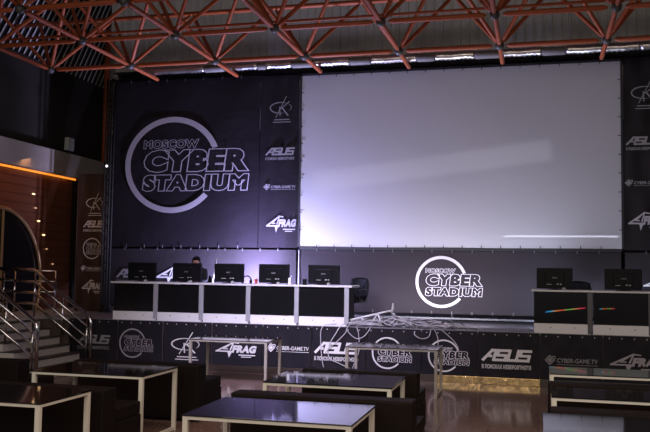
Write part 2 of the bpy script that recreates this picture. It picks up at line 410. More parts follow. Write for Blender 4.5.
def ties(t, off, x0, x1, z0, z1, y, step, m_, sides='tblr', ln=.05):
    """short cords lacing a sheet to its frame: each one a part"""
    n = max(1, round((x1-x0)/step)); k = max(1, round((z1-z0)/step)); P = []
    for i in range(1, n):
        x = x0+(x1-x0)*i/n
        if 't' in sides: P.append((x, z1, 'v', 0))
        if 'b' in sides: P.append((x, z0, 'v', math.pi))
    for i in range(1, k):
        z = z0+(z1-z0)*i/k
        if 'l' in sides: P.append((x0, z, 'h', math.pi))
        if 'r' in sides: P.append((x1, z, 'h', 0))
    for x, z, kd, a in P:
        o = bpy.data.objects.new('tie', tie_mesh(kd, m_, ln)); C.objects.link(o); o.parent = t
        o.location = (x-off[0], y-off[1], z-off[2]); o.rotation_euler = (0, a, 0)
t = thing('projection_screen', 'huge pale grey projection screen laced into its frame', 'screen', (0, 17, 2.45))
def rel(o, loc):   # keep world placing under a moved parent
    o.location = (-loc[0], -loc[1], -loc[2]); return o
L0 = (0, 17, 2.45)
rel(obj('screen_cloth', sheet(-4.985, 1.605, 2.455, 6.20, 17.0, .004), M['screen'], t), L0)
ties(t, L0, -4.985, 1.605, 2.455, 6.20, 16.985, .38, M['lace'])
q = bmn()
for a in ((-5.03, -4.985, 2.40, 6.24), (1.605, 1.65, 2.40, 6.24)): box(q, a[0], a[1], 16.99, 17.05, a[2], a[3])
box(q, -5.03, 1.65, 16.99, 17.05, 2.395, 2.45); box(q, -5.03, 1.65, 16.99, 17.05, 6.205, 6.25)
rel(obj('frame', q, M['lace'], t), L0)

t = thing('backdrop_banner', 'large black banner with a big grey MOSCOW CYBER STADIUM ring', 'banner', L0)
rel(obj('vinyl_sheet', sheet(-9.56, -5.945, 2.43, 6.26, 17.0), M['vinyl'], t), L0)
rel(lay('logo', g_cs(.115, stroke=.020), M['ink_grey'], t, -8.02, 16.975, 4.295, 1.165, 1.09), L0)
ties(t, L0, -9.56, -5.945, 2.43, 6.26, 16.98, .45, M['cable_dark'], 'tb')
t = thing('sponsor_banner', 'tall black sponsor banner between the large ring banner and the screen', 'banner', L0, 'tall sponsor banners beside the screen')
rel(obj('vinyl_sheet', sheet(-5.935, -5.04, 2.43, 6.24, 17.0), M['vinyl'], t), L0)
for g, m_, x, z, sx, sz in ((g_ck(), 'ink_dim', -5.711, 5.162, .52, .60), (g_asus(), 'ink_dim', -5.79, 4.355, .67, .63), (g_cg(), 'ink_dim', -5.82, 3.69, .735, .72), (g_4frag(), 'ink_dim', -5.755, 2.76, .70, .95)):
    rel(lay('logo', g, M[m_], t, x, 16.975, z, sx, sz), L0)
t = thing('sponsor_banner', 'tall black sponsor banner at the right edge beyond the screen', 'banner', L0, 'tall sponsor banners beside the screen')
rel(obj('vinyl_sheet', sheet(1.66, 2.62, 2.43, 6.26, 17.0), M['vinyl'], t), L0)
for g, m_, x, z, sx, sz in ((g_ck(), 'ink_dim', 1.80, 5.195, .52, .60), (g_asus(), 'ink_dim', 1.70, 4.40, .67, .63), (g_cg(), 'ink_dim', 1.676, 3.685, .735, .72), (g_4frag(), 'ink_grey', 1.72, 2.81, .70, .95)):
    rel(lay('logo', g, M[m_], t, x, 16.975, z, sx, sz), L0)
LS = (-10, 17, 1.0)
t = thing('sponsor_banner', 'narrow brownish sponsor banner beside the wood wall at the left', 'banner', LS, 'tall sponsor banners beside the screen')
rel(obj('vinyl_sheet', sheet(-10.40, -9.63, .935, 4.12, 17.0), M['vinyl_left'], t), LS)
for g, m_, x, z, sx, sz in ((g_ck(), 'ink_soft', -10.17, 3.12, .44, .55), (g_asus(), 'ink_soft', -10.22, 2.77, .53, .60), (g_cg(), 'ink_soft', -10.25, 1.85, .57, .72), (g_4frag(), 'ink_soft', -10.215, 1.33, .53, .85)):
    rel(lay('logo', g, M[m_], t, x, 16.975, z, sx, sz), LS)
rel(lay('logo', g_cs(.10, stroke=.035), M['ink_soft'], t, -9.98, 16.975, 2.38, .235, .245), LS)

def skirt(label, x0, x1, m_):
    t = thing('wall_skirt_banner', label, 'banner', (0, 17, 1.1), 'low banners under the screen line')
    rel(obj('vinyl_sheet', sheet(x0, x1, 1.12, 2.385, 17.0, .006), M[m_], t), (0, 17, 1.1))
    ties(t, (0, 17, 1.1), x0, x1, 1.12, 2.385, 16.985, .40, M['cable_dark'], 'tb', .03)
    q = bmn(); box(q, x0, x1, 16.985, 16.995, 1.10, 1.135); rel(obj('hem', q, M['vinyl_grey'], t), (0, 17, 1.1))
    q = bmn()
    for x in (x0+.05, x0+1.2, (x0+x1)/2, x1-1.2, x1-.05):
        tube(q, [(x, 17.03, .925), (x, 17.03, 2.38)], .022, 6)
    box(q, x0, x1, 17.01, 17.05, .985, 1.02)
    rel(obj('support_frame', q, M['post_dark'], t), (0, 17, 1.1))
    return t
t = skirt('low dark banner behind the long left desk with logos half hidden by monitors', -9.56, -5.06, 'vinyl_grey')
rel(lay('logo', g_asus(), M['ink_dim'], t, -9.33, 16.98, 1.60, .8, .75), (0, 17, 1.1))
rel(lay('logo', g_4frag(), M['ink_white'], t, -8.36, 16.98, 1.60, .95, .95), (0, 17, 1.1))
t = skirt('low violet grey banner under the screen with white MOSCOW CYBER STADIUM ring', -5.0, 1.59, 'vinyl_grey')
rel(lay('logo', g_cs(.115, stroke=.026), M['ink_light'], t, -1.92, 16.98, 1.75, .53, .53), (0, 17, 1.1))
q = bmn(); box(q, -5.0, -4.985, 16.975, 16.985, 1.6, 2.38); rel(obj('side_hem', q, M['ink_grey'], t), (0, 17, 1.1))  # light catching the hem is put into its paler colour
t = skirt('low grey banner at the right edge behind the right desk', 1.66, 4.4, 'vinyl_grey')
rel(lay('logo', g_4frag(), M['ink_white'], t, 1.98, 16.98, 1.62, .95, .8), (0, 17, 1.1))

# black lattice trusses holding the banners
def lattice(name, label, a, b_, w, axis, m_, step):
    t = thing(name, label, 'truss', a)
    a = Vector(a); b_ = Vector(b_); d = (b_-a); L = d.length; d.normalize()
    u = Vector((0, 1, 0)); v = d.cross(u).normalized()
    q = bmn()
    offs = [u*w/2*i+v*w/2*j for i in (-1, 1) for j in (-1, 1)]
    for o in offs:
        q = bmn(); tube(q, [o, o+d*L], .022, 6); obj('chord', q, m_, t)
    q = bmn()
    n = int(L/step); zig = []
    for i in range(n):
        s = 1 if i % 2 else -1
        zig.append(u*-w/2+v*w/2*s+d*step*i)
    tube(q, zig, .011, 5); obj('lacing_bar', q, m_, t); q = bmn()
    tube(q, [z_+u*w for z_ in zig], .011, 5)
    obj('lacing_bar', q, m_, t); return t
tv = lattice('lighting_truss', 'upright black lattice truss between the narrow sponsor banner and the large ring banner', (-9.545, 16.86, .925), (-9.545, 16.86, 6.3), .13, 'z', M['truss_black'], .26)
lattice('lighting_truss', 'long horizontal black lattice truss above the screen and ring banner', (-9.6, 17.12, 6.40), (6, 17.12, 6.40), .17, 'x', M['black'], .26)
b = bmn(); box(b, -9.6, 6, 17.24, 17.28, 6.18, 6.56); tag(obj('valance_cloth', b, M['black']), 'dark cloth strip hanging behind the horizontal truss above the screen', 'cloth')
t = thing('clamp_lamp', 'tiny lit lamp clamped to the upright truss at fascia height', 'light', (-9.525, 16.78, 4.262))
q = bmn(); tube(q, [(0, 0, 0), (0, -.06, 0)], [.02, .035], 10); obj('housing', q, M['off_white'], t)
q = bmn(); ball(q, (0, -.062, 0), .024, 10, 6, (1, .4, 1)); obj('lens', q, M['lamp_on'], t)

# ------------------------------------------------------------------ roof space frame
p = 1.869; X0 = -8.136; rows = (15.106, 13.237, 11.368); ZB = 6.12; ZT = ZB+p*.7071
t = thing('roof_space_frame', 'red orange tubular space frame spanning under the roof', 'roof frame', (0, 15, ZB))
LR = (0, 15, ZB)
def rp(name, q, m_): return rel(obj(name, q, m_, t), LR)
cols = range(-2, 8)
for y in rows:
    for i in cols:
        x = X0+i*p
        if i == -2 and y > 15: continue
        q = bmn(); tube(q, [(x+.13, y, ZB), (x+.2, y, ZB), (x+p-.2, y, ZB), (x+p-.13, y, ZB)], [.02, .046, .046, .02], 8); rp('chord', q, M['orange'])
        q = bmn(); ball(q, (x, y, ZB), .085); rp('joint', q, M['node'])
        if i == -1 and y > 15: continue
        q = bmn(); y1 = y+p
        tube(q, [(x, y+.1, ZB), (x, y+.2, ZB), (x, y1-(.2 if y < 15 else .62), ZB), (x, y1-(.1 if y < 15 else .58), ZB)], [.02, .043, .043, .02], 8); rp('cross_chord', q, M['orange'])
nb = 0
for y in rows:
    for i in range(-1, 7):
        x = X0+i*p
        for sx in (-1, 1):
            for sy in (-1, 1):
                a = Vector((x, y, ZB)); c = Vector((x+sx*p/2, y+sy*p/2, ZT)); d = (c-a).normalized()
                q = bmn(); tube(q, [a+d*.08, a+d*.2, c-d*.2, c-d*.08], [.018, .039, .039, .018], 7); rp('brace', q, M['orange']); nb += 1
for y in (rows[0]+p/2, rows[0]-p/2, rows[1]-p/2, rows[2]-p/2):
    q = bmn(); tube(q, [(X0-2.5*p, y, ZT), (X0+7.5*p, y, ZT)], .05, 8); rp('top_chord', q, M['orange'])
b = bmn(); tube(b, [(-11.5, 13.45, 6.30), (6, 13.45, 6.30)], .025, 6); tag(obj('sprinkler_pipe', b, M['orange']), 'thin red pipe running just above the middle chord of the roof frame', 'pipe')
b = bmn(); tube(b, [(-11.3, 19.7, 4.74), (-11.3, 19.7, 8.4)], .08, 8); tag(obj('corner_post', b, M['orange']), 'upright red orange post in the far left corner under the roof', 'post')

# ------------------------------------------------------------------ ventilation duct
t = thing('ventilation_duct', 'silver foil ventilation duct with grey sleeves above the screen', 'duct', (0, 16.2, 6.27))
segs = [(-8.4, -6.95, 1), (-6.95, -6.5, 0), (-6.5, -5.74, 1), (-5.74, -5.55, 0), (-5.55, -4.98, 1), (-4.98, -4.5, 0), (-4.5, -3.73, 1), (-3.73, -3.29, 0), (-3.29, -2.35, 1), (-2.35, -1.98, 0), (-1.98, -1.19, 1),
        (-1.19, -.66, 0), (-.66, .10, 1), (.10, .55, 0), (.55, 1.25, 1), (1.25, 1.9, 1), (1.9, 2.6, 1), (2.6, 3.2, 0), (3.2, 4.2, 1)]
for x0, x1, foil in segs:
    q = bmn()
    if foil:
        n = max(4, 2*int((x1-x0)/.085)); pts = []; rr = []
        for i in range(n+1):
            pts.append((x0+(x1-x0)*i/n, .004*math.sin(i*.37), .004*math.sin(i*.61))); rr.append(.076+(.016 if i % 2 else 0)+random.uniform(-.003, .003))
        tube(q, pts, rr, 12); obj('foil_section', q, M['foil'], t)
    else:
        tube(q, [(x0, 0, -.01), (x0+.03, 0, -.01), (x1-.03, 0, -.01), (x1, 0, -.01)], [.07, .085, .085, .07], 12); obj('grey_sleeve', q, M['greyduct'], t)

# ------------------------------------------------------------------ stairs and railings
SL = (-8.6, 13.8, 0)
t = thing('stairs', 'pale stone steps climbing left to the round door', 'stairs', SL)
for i in range(6):
    x1 = -8.58-.228*i; z1 = .11+.153*i; zb = 0 if i == 0 else z1-.153
    q = bmn(); box(q, -9.93, x1, 12.84, 14.64, zb, z1-.022); o = rel(obj('step', q, M['step'], t), SL)
    q = bmn(); box(q, -9.93, x1+.02, 12.83, 14.65, z1-.022, z1); obj('tread', q, M['tread'], o)
def railing(y, label):
    """sloped handrail with three lower rails, bending level on the landing"""
    t = thing('stair_railing', label, 'railing', (-8.62, y, 0), 'polished stair railings')
    def P(u, dz): return (-1.27*u, 0, .95+.89*u-dz)
    q = bmn(); tube(q, [(.03, 0, .0), (.03, 0, .84), (.01, 0, .92), P(.03, 0), P(.97, -.01), P(1.03, -.005), (-2.1, 0, 1.895)], .036, 10); obj('handrail', q, M['chrome'], t)
    for k, dz in enumerate((.21, .43, .65)):
        q = bmn(); tube(q, [P(.05, dz), P(1, dz), (-2.1, 0, 1.88-dz)], .027, 8); obj('lower_rail', q, M['chrome'], t)
    for x, base in ((-.06, .11), (-.62, .57), (-1.27, .93), (-2.0, .93)):
        q = bmn(); z = .95-.70*x if x > -1.27 else 1.85
        tube(q, [(x, .0, base), (x, 0, z-.01)], .022, 8); obj('post', q, M['chrome'], t)
    return t
railing(14.67, 'polished steel railing on the far side of the stairs beside the stage')
railing(12.86, 'polished steel railing on the near side of the stairs at the left edge')
t = thing('landing_railing', 'low polished railing on the landing in front of the round door', 'railing', (-10.9, 16.0, .92))
for z in (.93, .70, .47):
    q = bmn(); tube(q, [(-.5, 0, z), (.62, 0, z)], .020, 8); obj('rail', q, M['chrome'], t)
for x in (-.4, .1, .62):
    q = bmn(); tube(q, [(x, 0, 0), (x, 0, .93)], .024, 8); obj('post', q, M['chrome'], t)

# ------------------------------------------------------------------ computer desks on the stage
ord5 = ('at the stairs end of the left row', 'second from the stairs end of the left row', 'in the middle of the left row', 'fourth from the stairs end of the left row', 'at the cable end of the left row')
def desk(x0, label, w, postm, dist, plinth='white_panel', left_end=False):
    t = thing('computer_desk', label, 'desk', (x0, 14.86, .92), 'black fronted computer desks')
    q = bmn(); box(q, .004, w-.05, .02, .045, .17, .715); fp = obj('front_panel', q, M['gloss_black'], t)
    q = bmn(); box(q, .0, w-.045, -.01, .05, .0, .165, .004); kp = obj('kick_panel', q, M[plinth], t)
    for hx in (.28, .68):
        q = bmn(); tube(q, [(hx, -.012, .10), (hx, -.006, .10)], .010, 8); obj('fixing', q, M['black'], kp)
    q = bmn(); box(q, w-.095, w-.005, -.012, .03, .0 if postm == 'post_dark' else .03, .716, .012); obj('post', q, M[postm], t)
    q = bmn(); box(q, w-.06, w-.04, .05, .62, .0, .71); obj('side_panel', q, M['plastic'], t)
    if left_end:
        q = bmn(); box(q, .0, .02, .05, .62, .0, .71); obj('end_panel', q, M['plastic'], t)
    if dist:
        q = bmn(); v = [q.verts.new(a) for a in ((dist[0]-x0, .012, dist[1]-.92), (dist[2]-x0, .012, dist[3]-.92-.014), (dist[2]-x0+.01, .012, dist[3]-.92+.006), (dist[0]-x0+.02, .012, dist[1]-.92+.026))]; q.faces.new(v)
        obj('iridescent_strip', q, M[dist[4]], t)  # reflected rainbow streak put in as a self-glowing strip
    return t
for i in range(5): desk(-8.22+.968*i, 'black fronted computer desk ' + ord5[i], .968, 'post', None, 'white_panel', i == 0)
desk(-.06, 'black fronted computer desk on the right with the bright rainbow streak', .985, 'post_dark', (.126, 1.27, .80, 1.375, 'rainbow'), left_end=True)
desk(.925, 'black fronted computer desk at the right edge of the picture', .985, 'post_dark', (1.02, 1.345, 1.28, 1.375, 'rainbow_dim'))
b = bmn(); box(b, -8.28, -3.33, 14.82, 15.52, 1.64, 1.672, .004); tag(obj('worktop', b, M['white_panel']), 'long thin white worktop across the five left desks', 'worktop')
b = bmn(); box(b, -.10, 1.95, 14.82, 15.52, 1.64, 1.668, .004); tag(obj('worktop', b, M['white_panel']), 'thin white worktop across the two right desks', 'worktop')

def monitor():
    t = thing('computer_monitor', 'x', 'monitor', (0, 0, 0), 'black monitors seen from behind on the stage desks')
    q = bmn(); box(q, -.31, .31, .02, .045, .02, .385, .006); sp = obj('screen_panel', q, M['plastic'], t)
    q = bmn(); box(q, -.305, .305, -.005, .02, .03, .38, .008); obj('back_shell', q, M['plastic'], t)
    q = bmn(); box(q, -.17, .17, -.03, .0, .09, .30, .012); bs = obj('rear_cover', q, M['plastic'], t)
    g = G2(); g.text('ASUS', 0, 0, .09, .025, .01, .03)
    me = lay('logo', g, M['ink_dim'], bs, -.045, -.0315, .20)
    q = bmn(); box(q, -.035, .035, -.045, -.02, .012, .16, .006); obj('stand', q, M['plastic'], t)
    q = bmn(); tube(q, [(0, .0, 0), (0, 0, .008), (0, 0, .016)], [.13, .13, .05], 20); obj('base', q, M['plastic'], t)
    g = G2(); g.poly([(0, 0), (.05, 0), (.045, .02), (.0, .015)]); g.poly([(.07, .0), (.10, 0), (.10, .015), (.07, .02)]); g.poly([(-.16, .0), (-.07, 0), (-.07, .008), (-.16, .008)])
    lay('ports', g, M['off_white'], bs, .02, -.0315, .09)
    return t
mon = monitor(); first = True
mx = [(-7.76, 'leftmost black monitor on the stairs end of the left desk row'), (-6.775, 'second black monitor from the stairs, with the person behind it'), (-5.88, 'middle black monitor of the five on the left desk row'),
      (-4.95, 'fourth black monitor from the stairs, right of the red cup'), (-3.95, 'black monitor at the cable end of the left desk row'), (.295, 'black monitor above the desk with the rainbow streak'), (1.45, 'black monitor at the right edge of the picture')]
for i, (x, lb) in enumerate(mx):
    z = 1.673 if i < 5 else 1.669
    if i == 0: mon.location = (x, 15.14, z); mon['label'] = lb
    else: dup(mon, (x, 15.14, z), lb)

def mouse():
    t = thing('mouse', 'x', 'mouse', (0, 0, 0), 'computer mice on the stage desks')
    q = bmn(); ball(q, (0, 0, .012), .05, 12, 8, (.62, 1.1, .55)); obj('mouse_shell', q, M['off_white'], t)
    q = bmn(); tube(q, [(0, -.02, .037), (0, -.035, .034)], .006, 6); obj('wheel', q, M['black'], t); return t
ms = mouse(); mpos = [(-7.56, 'pale mouse in front of the leftmost monitor base'), (-6.60, 'pale mouse in front of the second monitor base'), (-5.72, 'pale mouse in front of the middle left row monitor'), (-4.79, 'pale mouse in front of the monitor right of the red cup'), (-3.80, 'pale mouse in front of the cable end monitor'), (.45, 'pale mouse in front of the right desk monitor')]
for i, (x, lb) in enumerate(mpos):
    z = 1.673 if i < 5 else 1.669
    if i == 0: ms.location = (x, 14.93, z+.012); ms['label'] = lb
    else: dup(ms, (x, 14.93, z+.012), lb)
# headset, cup and small things on the worktop
t = thing('headset', 'black headset lying on the worktop beside the middle left monitor', 'headset', (-5.47, 15.05, 1.673))
q = bmn(); tube(q, [(.09*math.cos(a), 0, .06+.09*math.sin(a)) for a in [math.pi*k/12 for k in range(13)]], .012, 8); obj('headband', q, M['plastic'], t)
for s in (-1, 1):
    q = bmn(); ball(q, (s*.085, 0, .045), .045, 12, 8, (.55, 1, 1)); obj('ear_cup', q, M['plastic'], t)
t = thing('cup', 'small red and white cup between the headset and fourth monitor', 'cup', (-5.30, 15.12, 1.673))
q = bmn(); tube(q, [(0, 0, 0), (0, 0, .09)], [.026, .034], 14); obj('cup_body', q, M['red'], t)
q = bmn(); tube(q, [(0, 0, .09), (0, 0, .10)], [.036, .034], 14); obj('lid', q, M['white_panel'], t)
t = thing('phone_handset', 'white leaning handset right of the fourth monitor', 'phone', (-4.58, 14.98, 1.673))
q = bmn(); box(q, -.025, .025, -.01, .01, 0, .13, .006); obj('shell', q, M['white_panel'], t)
q = bmn(); tube(q, [(.02, 0, .12), (.035, 0, .17)], .006, 6); obj('antenna', q, M['white_panel'], t)
for x, lb in ((-4.30, 'small black desk speaker left of the cable end monitor'),):
    t = thing('desk_speaker', lb, 'speaker', (x, 15.05, 1.673))
    q = bmn(); box(q, -.035, .035, -.035, .035, 0, .11, .008); obj('cabinet', q, M['plastic'], t)
    q = bmn(); tube(q, [(0, .034, .06), (0, .038, .06)], .026, 12); obj('cone', q, M['black'], t)

# white leaning light stand behind the left desk
t = thing('leaning_pole', 'thin white pole leaning behind the middle left monitors', 'pole', (-6.60, 16.3, .92))
q = bmn(); tube(q, [(-.23, .02, .02), (-.127, .30, 1.27)], .014, 8); obj('shaft', q, M['white_panel'], t)
q = bmn(); tube(q, [(-.23, .02, .0), (-.23, .02, .05)], .03, 8); obj('foot', q, M['black'], t)

# ------------------------------------------------------------------ office chairs
def office_chair():
    t = thing('office_chair', 'x', 'chair', (0, 0, 0), 'black office chairs behind the desks')
    q = bmn()
    n = 8; gr = []
    for k in range(n+1):
        z = .46+.44*k/n; w = .19+.045*math.sin(math.pi*min(1, k/n*.9+.1)); r = []
        for j in range(9):
            u = -1+2*j/8; r.append((u*w, .27-.07*(u*u)+.05*math.sin(math.pi*k/n)*.4+.06*k/n, z-(.03*u*u if k == n else 0)))
        gr.append(r)
    V = [[q.verts.new(a) for a in r] for r in gr]; W = [[q.verts.new((a[0], a[1]+.05, a[2])) for a in r] for r in gr]
    for k in range(n):
        for j in range(8):
            f = q.faces.new((V[k][j], V[k][j+1], V[k+1][j+1], V[k+1][j])); f.smooth = True
            f = q.faces.new((W[k][j], W[k+1][j], W[k+1][j+1], W[k][j+1])); f.smooth = True
    for k in range(n):
        q.faces.new((V[k][0], V[k+1][0], W[k+1][0], W[k][0])); q.faces.new((V[k][8], W[k][8], W[k+1][8], V[k+1][8]))
    for j in range(8):
        q.faces.new((V[0][j], W[0][j], W[0][j+1], V[0][j+1])); q.faces.new((V[n][j], V[n][j+1], W[n][j+1], W[n][j]))
    obj('backrest', q, M['fabric_blk'], t)
    q = bmn(); box(q, -.24, .24, -.22, .25, .40, .48, .03); obj('seat', q, M['fabric_blk'], t)
    q = bmn(); tube(q, [(0, .30, .42), (0, .34, .5), (0, .34, .62)], .022, 8); obj('back_bracket', q, M['plastic'], t)
    for s in (-1, 1):
        q = bmn(); tube(q, [(s*.24, .12, .43), (s*.29, .14, .5), (s*.29, .16, .64), (s*.28, .10, .68), (s*.28, -.14, .68), (s*.29, -.16, .62), (s*.29, -.1, .5), (s*.24, -.06, .43)], .018, 8); obj('armrest', q, M['plastic'], t)
    q = bmn(); tube(q, [(0, 0, .08), (0, 0, .41)], .03, 10); obj('column', q, M['plastic'], t)
    for k in range(5):
        a = 2*math.pi*k/5+.3
        q = bmn(); tube(q, [(0, 0, .10), (.28*math.cos(a), .28*math.sin(a), .065)], [.03, .018], 8); lg = obj('leg', q, M['plastic'], t)
        q = bmn(); ball(q, (.28*math.cos(a), .28*math.sin(a), .03), .03, 8, 6); obj('caster', q, M['plastic'], lg)
    return t
oc = office_chair(); oc.location = (-3.60, 15.97, .92); oc['label'] = 'black office chair standing past the cable end of the left desk'; oc.rotation_euler = (0, 0, math.radians(-25))
dup(oc, (.80, 16.0, .92), 'black office chair behind the right desk between its two monitors', math.radians(8))
dup(oc, (-6.91, 15.98, .92), 'black office chair on which the person sits behind the second monitor', 0)

# ------------------------------------------------------------------ seated person
def skinned(verts, edges, radii, sub=2, root=0):
    me = bpy.data.meshes.new('s'); me.from_pydata(verts, edges, []); o = bpy.data.objects.new('s', me); C.objects.link(o)
    md = o.modifiers.new('skin', 'SKIN'); md.use_smooth_shade = True
    for i, sv in enumerate(me.skin_vertices[0].data):
        r = radii[i]; sv.radius = (r, r) if not isinstance(r, tuple) else r; sv.use_root = (i == root)
    s2 = o.modifiers.new('sub', 'SUBSURF'); s2.levels = sub; s2.render_levels = sub
    dg = bpy.context.evaluated_depsgraph_get(); dg.update()
    out = bpy.data.meshes.new_from_object(o.evaluated_get(dg)); bpy.data.objects.remove(o); return out
def mobj(name, me, m_, parent):
    me.materials.clear(); me.materials.append(m_); me.name = name
    for pl in me.polygons: pl.use_smooth = True
    o = bpy.data.objects.new(name, me); C.objects.link(o); o.parent = parent; return o
pt = thing('person', 'person in a dark top with dark hair sitting behind the second monitor', 'person', (-6.91, 15.98, .90))
V = []; E_ = []; Rd = []
def add(p, r, par=None):
    V.append(p); Rd.append(r)
    if par is not None: E_.append((par, len(V)-1))
    return len(V)-1
pel = add((0, 0, .58), (.15, .11)); wst = add((0, .0, .74), (.135, .10), pel); chs = add((0, -.02, .92), (.155, .11), wst); ub = add((0, -.03, 1.02), (.11, .085), chs)
nk = add((0, -.045, 1.085), .055, ub); hd0 = add((0, -.06, 1.13), (.062, .07), nk); hd1 = add((0, -.065, 1.18), (.072, .088), hd0); hd2 = add((0, -.06, 1.235), (.066, .08), hd1)
torso = [pel, wst, chs, ub]; arms = []; legs = []
for s in (-1, 1):
    sh = add((s*.18, -.02, .98), .062, ub); el = add((s*.25, -.16, .80), .045, sh); wr = add((s*.17, -.40, .80), .028, el)
    pm = add((s*.165, -.45, .795), (.035, .016), wr); arms += [(ub, sh), (sh, el), (el, wr)]
    for k, (dx, ln) in enumerate(((-.028, .07), (-.010, .08), (.010, .075), (.028, .06))):
        f1 = add((s*.165+dx, -.45-.035, .795), .009, pm); f2 = add((s*.165+dx*1.1, -.45-.035-ln*.6, .785), .008, f1); add((s*.165+dx*1.15, -.45-.035-ln, .772), .007, f2)
    t1 = add((s*.165-s*.045, -.445, .79), .010, pm); add((s*.165-s*.062, -.475, .782), .009, t1)
    hp = add((s*.10, -.04, .55), .085, pel); kn = add((s*.14, -.42, .53), .062, hp); an = add((s*.14, -.34, .10), .042, kn); to = add((s*.145, -.50, .045), .038, an)
    legs += [(pel, hp), (hp, kn), (kn, an)]
bod = mobj('body', skinned(V, E_, Rd), M['skin'], pt)
def sub_skin(pairs, grow, name, m_):
    ids = sorted({i for e in pairs for i in e}); mp_ = {i: k for k, i in enumerate(ids)}
    rr = [tuple(c+grow for c in Rd[i]) if isinstance(Rd[i], tuple) else Rd[i]+grow for i in ids]
    return mobj(name, skinned([V[i] for i in ids], [(mp_[a], mp_[c]) for a, c in pairs], rr), m_, pt)
sub_skin([(pel, wst), (wst, chs), (chs, ub), (ub, nk)] + arms, .022, 'sweatshirt', M['hoodie'])
sub_skin(legs, .016, 'trousers', M['trouser'])
q = bmn(); ball(q, (0, -.05, 1.205), .103, 16, 12, (.92, 1.08, 1.05))
dele = [v for v in q.verts if (v.co.y < -.105 and v.co.z < 1.255) or v.co.z < 1.10]
bmesh.ops.delete(q, geom=dele, context='VERTS'); obj('hair', q, M['hair'], pt)
for s in (-1, 1):
    q = bmn(); ball(q, (s*.030, -.143, 1.185), .010, 8, 6); obj('eye', q, M['black'], pt)
    q = bmn(); ball(q, (s*.078, -.055, 1.175), .022, 8, 6, (.4, .8, 1.2)); obj('ear', q, M['skin'], pt)
q = bmn(); tube(q, [(0, -.148, 1.18), (0, -.168, 1.15), (0, -.15, 1.14)], [.008, .014, .008], 8); obj('nose', q, M['skin'], pt)
q = bmn(); box(q, -.022, .022, -.142, -.135, 1.112, 1.12, .002); obj('mouth', q, M['red'], pt)

# ------------------------------------------------------------------ cables and the fallen stand on the stage edge
q = bmn()
for i in range(85):
    x = random.uniform(-3.65, -1.3); y = random.uniform(14.9, 15.5); ln = random.uniform(.3, .9); z = .935+random.random()*.02
    hmax = .17*max(.15, 1-abs(x+2.5)/1.35)*random.random(); a = random.uniform(-.5, .5); pts = []
    ph = random.random()*6
    for k in range(11):
        u = k/10; pts.append((x+ln*(u-.5)*math.cos(a), min(15.6, max(14.86, y+ln*(u-.5)*math.sin(a)+.07*math.sin(u*9+ph))), z+hmax*math.sin(math.pi*u)+.012*math.sin(u*13+ph)+.014))
    tube(q, pts, random.choice((.007, .009, .011)), 5)
nlight = len(q.faces)
for i in range(40):
    x = random.uniform(-3.1, -1.35); y = random.uniform(15.0, 15.55); ln = random.uniform(.3, .8); a = random.uniform(-.6, .6); ph = random.random()*6; hm = .15*random.random()
    tube(q, [(x+ln*(k/10-.5)*math.cos(a), y+ln*(k/10-.5)*math.sin(a)+.05*math.sin(k+ph), .945+hm*math.sin(math.pi*k/10)) for k in range(11)], .010, 5)
q.faces.ensure_lookup_table()
for f in q.faces[nlight:]: f.material_index = 1
ct = obj('cable_tangle', q, M['cable']); ct.data.materials.append(M['cable_dark'])
tag(ct, 'heap of tangled grey cables lying along the stage edge', 'cables', kind='stuff')
def hang(pts, label):
    q = bmn()
    # smooth the polyline
    P_ = [Vector(a) for a in pts]; out = []
    for i in range(len(P_)-1):
        p0 = P_[max(0, i-1)]; p1 = P_[i]; p2 = P_[i+1]; p3 = P_[min(len(P_)-1, i+2)]
        for k in range(6):
            t_ = k/6; out.append(.5*((2*p1)+(p2-p0)*t_+(2*p0-5*p1+4*p2-p3)*t_*t_+(3*p1-p0-3*p2+p3)*t_**3))
    out.append(P_[-1]); tube(q, out, .0075, 6)
    tag(obj('hanging_cable', q, M['cable']), label, 'cable', 'cables hanging over the stage front edge')
Yf = 14.70
hang([(-3.3, 15.0, .95), (-3.72, 14.8, .96), (-3.86, Yf, .88), (-3.87, Yf, .6), (-3.84, Yf, .3), (-3.80, Yf, .14)], 'leftmost grey cable hanging straight down the stage front')
hang([(-3.1, 15.0, .96), (-3.45, 14.78, .97), (-3.60, Yf, .78), (-3.72, Yf, .55), (-3.70, Yf, .35), (-3.5, Yf, .25), (-3.30, Yf, .16), (-3.2, Yf, .03)], 'grey cable sagging in a wide S across the ASUS logo')
hang([(-2.9, 15.0, .96), (-3.32, 14.78, .97), (-3.42, Yf, .80), (-3.62, Yf, .6), (-3.74, Yf, .5), (-3.80, Yf, .42)], 'short grey cable slanting left beside the S shaped cable')
hang([(-3.0, 15.0, .96), (-3.2, 14.78, .95), (-3.16, Yf, .8), (-3.15, Yf, .5), (-3.24, Yf, .25), (-3.28, Yf, .15)], 'grey cable hanging beside the dark table leg near the seam')
hang([(-3.45, 14.9, .95), (-3.36, Yf, .84), (-3.2, Yf, .72), (-3.04, Yf, .78), (-2.94, 14.78, .95)], 'small grey cable loop drooping at the foot of the fallen stand')
hang([(-2.12, 14.9, .95), (-2.14, Yf, .84), (-2.02, Yf, .76), (-1.88, Yf, .80), (-1.85, 14.78, .95)], 'small grey cable loop drooping above the middle ring logo')
hang([(-2.0, 14.95, .96), (-1.82, 14.78, .95), (-1.72, Yf, .78), (-1.72, Yf, .55), (-1.73, Yf, .42)], 'straight grey cable falling towards the dark table')
hang([(-2.1, 14.95, .98), (-1.75, 14.78, .96), (-1.48, Yf, .78), (-1.36, Yf, .62), (-1.35, Yf, .46)], 'rightmost grey cable bending down beside the ring logo')
t = thing('fallen_light_stand', 'pale lighting stand lying tilted over the cable heap', 'stand', (-3.58, 15.0, .93))
